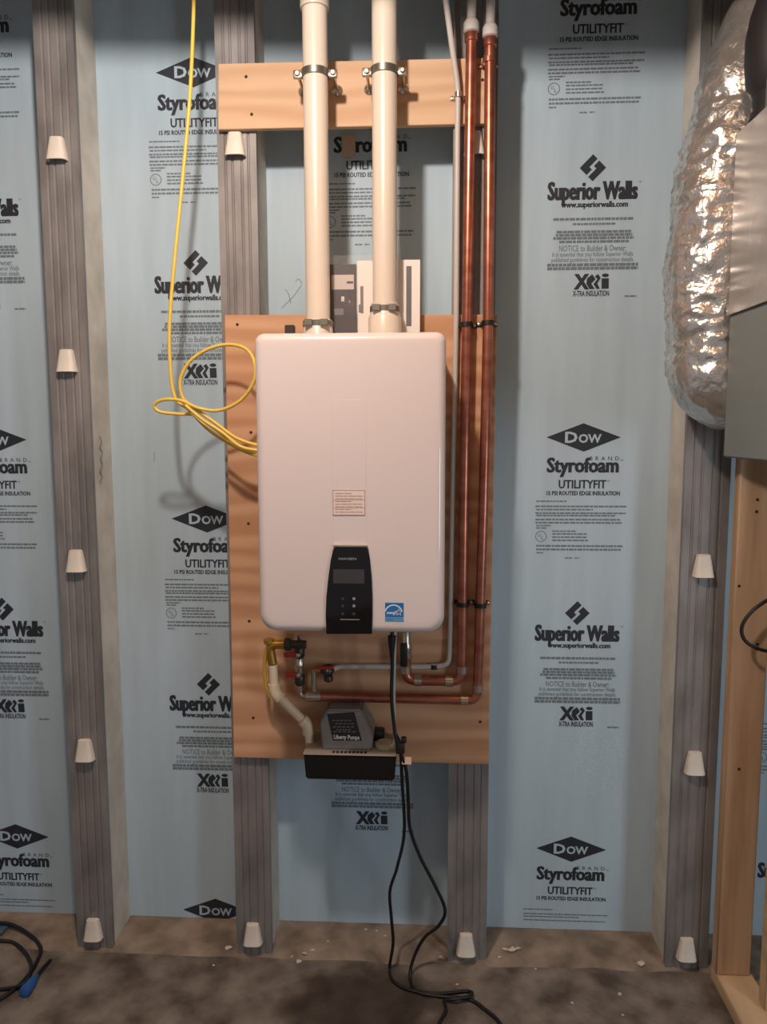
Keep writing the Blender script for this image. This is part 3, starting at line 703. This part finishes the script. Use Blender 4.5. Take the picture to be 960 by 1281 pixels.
# ------------------------------------------------------------------ relief valve and cream drain pipe
YD = -0.085
t = thing('relief_valve', 'brass relief valve elbow above the cream drain pipe', 'valve', P(340, 825, YD))
bm = B(); tube(bm, fillet([P(362, 806, YD), P(337, 806, YD), P(341, 830, YD)], 0.02), 0.013, 14); obj('elbow', bm, 'brass', t)
bm = B(); c = P(337, 806, YD); lathe(bm, c, (0, 0, 1), [(0.012, 0), (0.016, 0.004), (0.016, 0.014), (0.008, 0.018)], 8); obj('cap', bm, 'brass', t)
bm = B(); c = P(356, 806, YD); lathe(bm, c, (1, 0, 0), [(0.014, 0), (0.018, 0.003), (0.018, 0.016), (0.012, 0.02), (0.012, 0.06)], 8); obj('nut', bm, 'dark_metal', t)
bm = B(); tube(bm, smooth_path([P(333, 812, YD-.004), P(331, 835, YD), P(333, 858, YD), P(338, 872, YD)], 6), 0.0055, 8); tag(obj('yellow_tube', bm, 'yellow_tube', t), 'translucent yellow tube')
t = thing('drain_pipe', 'cream plastic drain pipe bending down into the condensate pump', 'pipe', P(389, 938, YD))
pts = [P(341.5, 831.5, YD), P(344, 866, YD), P(386, 908, YD), P(389, 941, YD)]
bm = B(); tube(bm, fillet(pts, 0.02), 0.0125, 16); obj('pipe', bm, 'cream_pvc', t)
def fit(p, a, b, r=0.0172, l=0.024):
    p = Vector(p); bm = B(); u = (Vector(a)-p).normalized(); v = (Vector(b)-p).normalized()
    tube(bm, fillet([p+u*l, p, p+v*l], 0.02), r, 16); obj('elbow', bm, 'cream_pvc', t)
fit(pts[1], pts[0], pts[2]); fit(pts[2], pts[1], pts[3])

# ------------------------------------------------------------------ condensate pump
pf = -0.165
x0 = P(380, 955, pf).x; x1 = P(496, 955, pf).x; zt_ = P(440, 943.5, pf).z; zb = P(440, 977, pf).z
pump = thing('condensate_pump', 'black condensate pump with a grey motor housing, mounted low on the plywood board', 'pump', ((x0+x1)/2, -0.09, zb))
bm = B(); 
lo = [bm.verts.new((x, y, zb)) for x, y in ((x0+.005, pf+.004), (x1-.005, pf+.004), (x1-.005, YB-.0005), (x0+.005, YB-.0005))]
hi = [bm.verts.new((x, y, zt_-.004)) for x, y in ((x0, pf), (x1, pf), (x1, YB-.0005), (x0, YB-.0005))]
bm.faces.new(lo); bm.faces.new(hi)
for k in range(4): bm.faces.new((lo[k], lo[(k+1) % 4], hi[(k+1) % 4], hi[k]))
bmesh.ops.recalc_face_normals(bm, faces=bm.faces[:]); bmesh.ops.bevel(bm, geom=bm.edges[:], offset=.004, segments=2, affect='EDGES')
obj('tank', bm, 'pump_black', pump)
bm = B(); box(bm, x0-.001, x1+.001, pf-.001, YB-.0005, zt_-.0045, zt_, .0012); plate = obj('top_plate', bm, 'pump_plate', pump)
for k in range(9):
    c = P(417+k*5, 940.2, pf); bm = B(); box(bm, c.x-.0035, c.x+.0035, pf+.006, pf+.018, zt_-.0005, zt_+.0008, 0); obj('vent_slot', bm, 'pump_black', plate)
ybt, ytp = -0.138, -0.115
hz_b = zt_; hz_t = P(430, 888, ytp).z
def hy(z): return ybt+(ytp-ybt)*(z-hz_b)/(hz_t-hz_b)
outline = [(403, 938), (465, 938), (467.5, 922), (466, 912), (452, 888), (409, 888), (400, 905)]
def hp(x, y, off=0.0):
    Y = ybt
    for _ in range(6): w = P(x, y, Y); Y = hy(w.z)
    return Vector((w.x, Y-off, max(w.z, hz_b)))
fr = [hp(x, y) for x, y in outline]
bm = B(); a = [bm.verts.new(v) for v in fr]; b = [bm.verts.new((v.x, -0.045, v.z)) for v in fr]; n = len(a)
bm.faces.new(a); bm.faces.new(list(reversed(b)))
for k in range(n): bm.faces.new((a[k], b[k], b[(k+1) % n], a[(k+1) % n]))
bmesh.ops.recalc_face_normals(bm, faces=bm.faces[:]); bmesh.ops.bevel(bm, geom=bm.edges[:], offset=.004, segments=2, affect='EDGES')
hous = obj('motor_housing', bm, 'pump_grey', pump)
bm = B(); bm.faces.new([bm.verts.new(hp(x, y, .0012)) for x, y in ((417, 926), (453, 926.5), (443.5, 890.5), (409.5, 893))]); lab = obj('label_plate', bm, 'pump_label', hous, smooth=False)
def label_text(name, m, s, x0_, x1_, y0, y1, bold, tilt=0):
    bm = B(); text(bm, s, 0, 1, 0, 1, 0, bold)
    for v in bm.verts:
        u, w = v.co.x, v.co.z; v.co = hp(x0_+(x1_-x0_)*u, y1+(y0-y1)*w+tilt*u, .0022)
    obj(name, bm, m, lab, smooth=False)
label_text('label_lettering', 'label_text', 'Liberty Pumps', 418, 450, 918.5, 924, 0.03, 1)
bm = B()
for y, xa, xb in ((901, 416, 441), (905, 420, 444), (909, 417, 445), (912.5, 421, 440), (915, 417, 447)):
    for k in range(5):
        u0 = xa+(xb-xa)*k/5; u1 = u0+(xb-xa)/5*.7
        bm.faces.new([bm.verts.new(hp(x, yy, .0022)) for x, yy in ((u0, y+.6), (u1, y+.6), (u1, y-.6), (u0, y-.6))])
obj('label_fine_print', bm, 'dull_text', lab, smooth=False)
bm = B(); c = P(482, 935, -0.12); lathe(bm, (c.x, -0.11, zt_-.001), (0, 0, 1), [(0.028, 0), (0.028, 0.010), (0.024, 0.014)], 20); obj('inlet_cap', bm, 'beige', pump)
bm = B(); c = P(474, 918, -0.06); box(bm, c.x-.02, c.x+.016, -.075, -.04, zt_-.0005, P(474, 912, -.06).z, .004, 2); obj('check_valve', bm, 'black_plastic', pump)

# ------------------------------------------------------------------ cords and tubes hanging below the heater
def cord(name, label, cat, pts, r, m, sub=8, n=10, parent=None, group=None):
    bm = B(); tube(bm, smooth_path(pts, sub), r, n); o = obj(name, bm, m, parent)
    if not parent: tag(o, label, cat, group)
    return o
Yk = -0.19
cord('vinyl_tube', 'thin clear-white vinyl tube rising from the pump behind the black cord', 'tube', [Vector((P(494, 940, -0.10).x, -0.10, zt_-.001)), P(493, 880, -0.13), P(493.5, 830, -0.15), Vector((P(495, 800, -.16).x, -0.16, hz0+0.011))], 0.0045, 'pex')
t = thing('electric_cable', 'black power cord dropping from the heater past the pump and bulging out toward the stud', 'cord', G(625, 1278))
hc = [Vector((P(490.5, 800, Yk).x, Yk, hz0-0.008)), P(491, 830, Yk), P(490, 870, Yk), P(493, 905, Yk), P(497, 930, Yk), P(508, 962, -.17), P(511, 1000, -.13), P(513, 1035, -.11), P(525, 1070, -.10), P(543, 1105, -.09), P(557, 1138, -.08), P(549, 1158, -.07), P(532, 1172, -.06), P(519, 1195, -.055), G(513, 1222, .006), G(522, 1240, .006), G(548, 1246, .006), G(586, 1250, .006), G(606, 1262, .006), G(628, 1283, .006), G(650, 1330, .006)]
cord('cable', '', '', hc, 0.0048, 'black_rubber', parent=t)
bm = B(); lathe(bm, P(490.5, 801, Yk)+Vector((0, 0, 0.012)), (0, 0, -1), [(0.011, 0), (0.0105, 0.012), (0.0065, 0.045), (0.005, 0.06)], 12); obj('strain_relief', bm, 'black_rubber', t)
bm = B(); c = P(509, 951.5, -.18); box(bm, c.x-.0125, c.x+.0125, -.181, -.1795, c.z-.010, c.z+.010); tag(obj('paper_tag', bm, 'pink_tag', t), 'small pale pink tag')
t = thing('electric_cable', 'black pump cord hanging down closest to the foam and curling on the concrete', 'cord', G(540, 1245))
pc = [Vector((P(494, 925, -.06).x, -.05, zt_+.012)), P(500, 928, -.10), P(502, 945, -.168), P(503, 975, -.15), P(506, 1040, -.10), P(497, 1085, -.085), P(488, 1115, -.08), P(490, 1150, -.07), P(492, 1180, -.06), G(487.5, 1212, .006), G(493, 1228, .006), G(515, 1239, .006), G(548, 1243, .006), G(585, 1240, .006), G(590, 1245, .016), G(570, 1250, .016), G(556, 1252, .006), G(558, 1264, .006), G(548, 1285, .006), G(540, 1330, .006)]
cord('cable', '', '', pc, 0.0046, 'black_rubber', parent=t)
bm = B(); c = P(501, 934, -.178); box(bm, c.x-.012, c.x+.012, -.192, -.170, c.z-.016, c.z+.014, .004, 2); obj('cord_knot', bm, 'black_plastic', t)
bm = B(); c = P(504, 926, -.178); box(bm, c.x-.004, c.x+.010, -.190, -.172, c.z-.004, c.z+.010, .003, 2); obj('wire_tie', bm, 'black_plastic', t)

# yellow cable bundle
t = thing('yellow_cable', 'yellow low-voltage cable hanging from above and coiled beside the heater', 'cable', P(315, 570, -.14))
y1 = [Vector((P(245, -60, -.09).x, -.09, TOP-0.003)), P(243, -40, -.09), P(241.5, 40, -.09), P(237, 130, -.10), P(228, 230, -.10), P(219, 320, -.11), P(212.5, 400, -.11), P(213, 455, -.11), P(219, 497, -.115), P(236, 512, -.12), P(262, 538, -.125), P(290, 556, -.13), P(316, 568, -.14), Vector((hx0+0.004, -.16, P(316, 568, -.14).z-.004))]
cord('hanging_strand', '', '', y1, 0.0048, 'yellow_cable', parent=t)
y2 = [Vector((hx0+0.004, -.14, P(318, 562, -.14).z)), P(300, 550, -.135), P(268, 528, -.13), P(240, 508, -.13), P(228, 496, -.13), P(226, 474, -.13), P(238, 452, -.13), P(260, 437, -.13), P(285, 431, -.13), P(307, 436, -.14), P(318, 452, -.15), P(318, 476, -.15), P(302, 500, -.14), P(276, 513, -.135), P(250, 511, -.14), P(226, 501, -.14), P(204, 500, -.135), P(193, 507, -.13), P(200, 515, -.128), P(224, 518, -.125), P(243, 519, -.12), P(262, 531, -.115), P(286, 549, -.115), P(312, 566, -.12), Vector((hx0+0.004, -.125, P(318, 570, -.12).z))]
cord('coil', '', '', y2, 0.0046, 'yellow_cable', parent=t)
y3 = [P(232, 507, -.145), P(252, 524, -.145), P(278, 541, -.148), P(304, 560, -.15), Vector((hx0+0.004, -.15, P(318, 565, -.15).z))]
cord('loose_strand', '', '', y3, 0.0046, 'yellow_cable', parent=t)

# ------------------------------------------------------------------ flexible duct, hanging cabinet, black flue
bx = 0.705
rear = PX(905, 572, bx); cz0 = rear.z; cy1 = rear.y; zmid = PX(914, 388, bx).z; ztop = PX(918, 172, bx).z
air = thing('air_handler', 'grey sheet-metal air handler hung at eye height by the silver duct', 'air handler', (bx+0.3, cy1-0.4, cz0))
bm = B(); box(bm, bx, bx+0.6, cy1-0.9, cy1, cz0, zmid, .004); obj('cabinet', bm, 'cabinet_grey', air)
bm = B(); box(bm, bx-.004, bx+0.604, cy1-0.904, cy1+.004, zmid, ztop, .006, 2); tag(obj('wrapped_plenum', bm, 'foil_wrap', air), 'shiny foil-wrapped upper section')
bm = B(); box(bm, bx-.0065, bx-.0035, cy1-0.904, cy1+.004, zmid-.012, zmid+.012); obj('seam_tape', bm, 'foil_wrap', air)
for y in (cy1-.12, cy1-.78):
    for x in (bx+.02, bx+.58):
        bm = B(); box(bm, x-.012, x+.012, y-.001, y+.001, ztop-.004, 2.9295); obj('hanger_strap', bm, 'galvanised', air)
def duct_bm():
    bm = B(); YD_ = -0.145; R_ = 0.115
    pts = [Vector((1.10, -0.17, 2.80)), P(958, 40, YD_)+Vector((.02, 0, 0)), P(925, 160, YD_), P(902, 260, YD_), P(893, 350, YD_), P(893, 425, YD_), P(908, 478, YD_-.02), Vector((bx+0.20, cy1+0.10, cz0+.18)), Vector((bx+0.24, cy1+.003, cz0+.19))]
    path = smooth_path(pts, 22)
    rings = tube(bm, path, R_, 72, cap=False, rf=lambda i, n: R_*(1+0.008*math.sin(i*0.9)))
    for i, rg in enumerate(rings):
        c = sum((v.co for v in rg), Vector())/len(rg)
        for v in rg:
            d = (v.co-c).normalized(); p = v.co
            k = 0.010*noise.noise(p*9)+0.005*noise.ridged_multi_fractal(Vector((p.x*22, p.y*22, p.z*40)), 1.0, 2.0, 3, 1.0, 2.0)+0.0045*noise.noise(p*42)+0.0025*noise.noise(p*95)
            v.co = p+d*k-d*.006
            v.co.y = min(v.co.y, -0.004)
    return bm
tag(obj('flex_duct', duct_bm(), 'foil', ang=50), 'crinkled silver foil flexible duct curving down beside the grey cabinet', 'duct')
fl = thing('flue_pipe', 'black round flue pipe rising from the hanging air handler', 'pipe', (bx+.067, cy1-.075, ztop))
bm = B(); lathe(bm, (bx+.067, cy1-.075, ztop+.0005), (0, 0, 1), [(.072, 0), (.072, .012), (.066, .014), (.066, TOP-.006-ztop), (.06, TOP-.005-ztop)], 28); obj('pipe', bm, 'flue_black', fl)
bm = B(); lathe(bm, (bx+.067, cy1-.075, ztop+.05), (0, 0, 1), [(.066, 0), (.080, .03), (.084, .07), (.084, .12), (.076, .17), (.066, .2)], 28); obj('swelled_joint', bm, 'flue_black', fl)

# ------------------------------------------------------------------ loose cords at the edges
lp = [P(985, 742, -.11), P(962, 750, -.115), P(941, 765, -.12), P(929, 783, -.12), P(931, 799, -.12), P(945, 810, -.12), P(966, 815, -.11), P(990, 812, -.09)]
lp = [Vector((1.02, -.162, P(985, 735, -.11).z+.02))]+lp+[Vector((1.03, -.12, P(990, 812, -.09).z-.01))]
cord('cord_loop', 'black cord looped over the bare pine studs', 'cord', lp, 0.0048, 'black_rubber')
cd1 = [G(-60, 1150, .032), G(-10, 1154, .031), G(15, 1157, .028), G(38, 1170, .018), G(51, 1186, .008), G(46, 1203, .006), G(36, 1219, .006), G(20, 1236, .006), G(-8, 1254, .006), G(-50, 1270, .006)]
cord('extension_cord', 'black cord curling over the concrete ledge in front of the stud', 'cord', cd1, 0.0055, 'black_rubber')
cd2 = [G(-60, 1172, .014), G(-5, 1176, .018), G(18, 1180, .010), G(34, 1195, .006), G(39, 1212, .0175), G(30, 1230, .0175), G(8, 1237, .006), G(-40, 1240, .006)]
cord('extension_cord', 'black cord lying flat on the floor inside the larger curl', 'cord', cd2, 0.005, 'black_rubber')
bpl = thing('cord_plug', 'blue plastic cord plug with a black lead on the concrete floor', 'plug', G(38, 1232))
a = G(29, 1243, .016); b = G(45, 1222, .016); d = (b-a).normalized()
bm = B(); lathe(bm, a, d, [(.008, 0), (.015, .003), (.016, .02), (.0135, .032), (.014, .045), (.009, .06), (.006, .072)], 10); obj('plug_body', bm, 'blue_plastic', bpl)
bm = B(); tube(bm, smooth_path([b-d*.01, G(54, 1211, .012), G(63, 1201, .007)], 6), .005, 8); obj('lead', bm, 'black_rubber', bpl)
bm = B(); p0 = G(-12, 1162, .012); box(bm, p0.x-.06, p0.x+.055, p0.y-.03, p0.y+.02, .0125, .024, .004, 2)
tag(obj('power_block', bm, 'grey_blue'), 'dark blue-grey power block on the ledge under the curled cord', 'power block')
# small foam scrap and crumbs
cr = [(369, 1197, 9), (374, 1204, 7), (391, 1189, 5), (381, 1193, 5), (411, 1178, 4), (458, 1163, 4), (472, 1165, 4), (286, 1186, 8), (196, 1190, 4), (267, 1208, 3), (640, 1190, 9), (632, 1188, 6), (648, 1187, 5), (803, 1207, 8), (775, 1211, 3), (551, 1198, 5), (537, 1202, 4), (776, 1244, 4), (716, 1255, 3), (780, 1270, 3), (573, 1232, 3), (590, 1198, 3), (625, 1198, 4), (670, 1212, 3), (482, 1171, 3)]
for px, py, s in cr:
    g = G(px, py, 0.0)
    z = 0.0125 if g.y > 0.012 else 0.0
    g = G(px, py, z); r = s*0.0011; bm = B(); bmesh.ops.create_icosphere(bm, subdivisions=1, radius=r)
    for v in bm.verts:
        v.co = v.co*(1+0.9*noise.noise(v.co*180+Vector((px, py, 0)))); v.co.z *= .5; v.co.x *= 1.35
    zm = min(v.co.z for v in bm.verts)
    for v in bm.verts: v.co += Vector((g.x, g.y, z-zm-0.0005))
    where = 'on the concrete ledge ' if z else 'on the concrete floor '
    where += ('below the foam bay where yellow cable hangs' if px < 300 else 'below the black pump tank' if px < 430 else 'behind the hanging black cords' if px < 500 else
              'at the stud foot beside the black cords' if px < 600 else 'below the widest printed foam bay' if px < 760 else 'in front of the stud next to pine framing')
    size = 'larger pale scrap' if s >= 7 else 'tiny pale crumb'
    tag(obj('foam_crumb', bm, 'crumb', smooth=False), size+' '+where, 'debris', size+'s '+where)
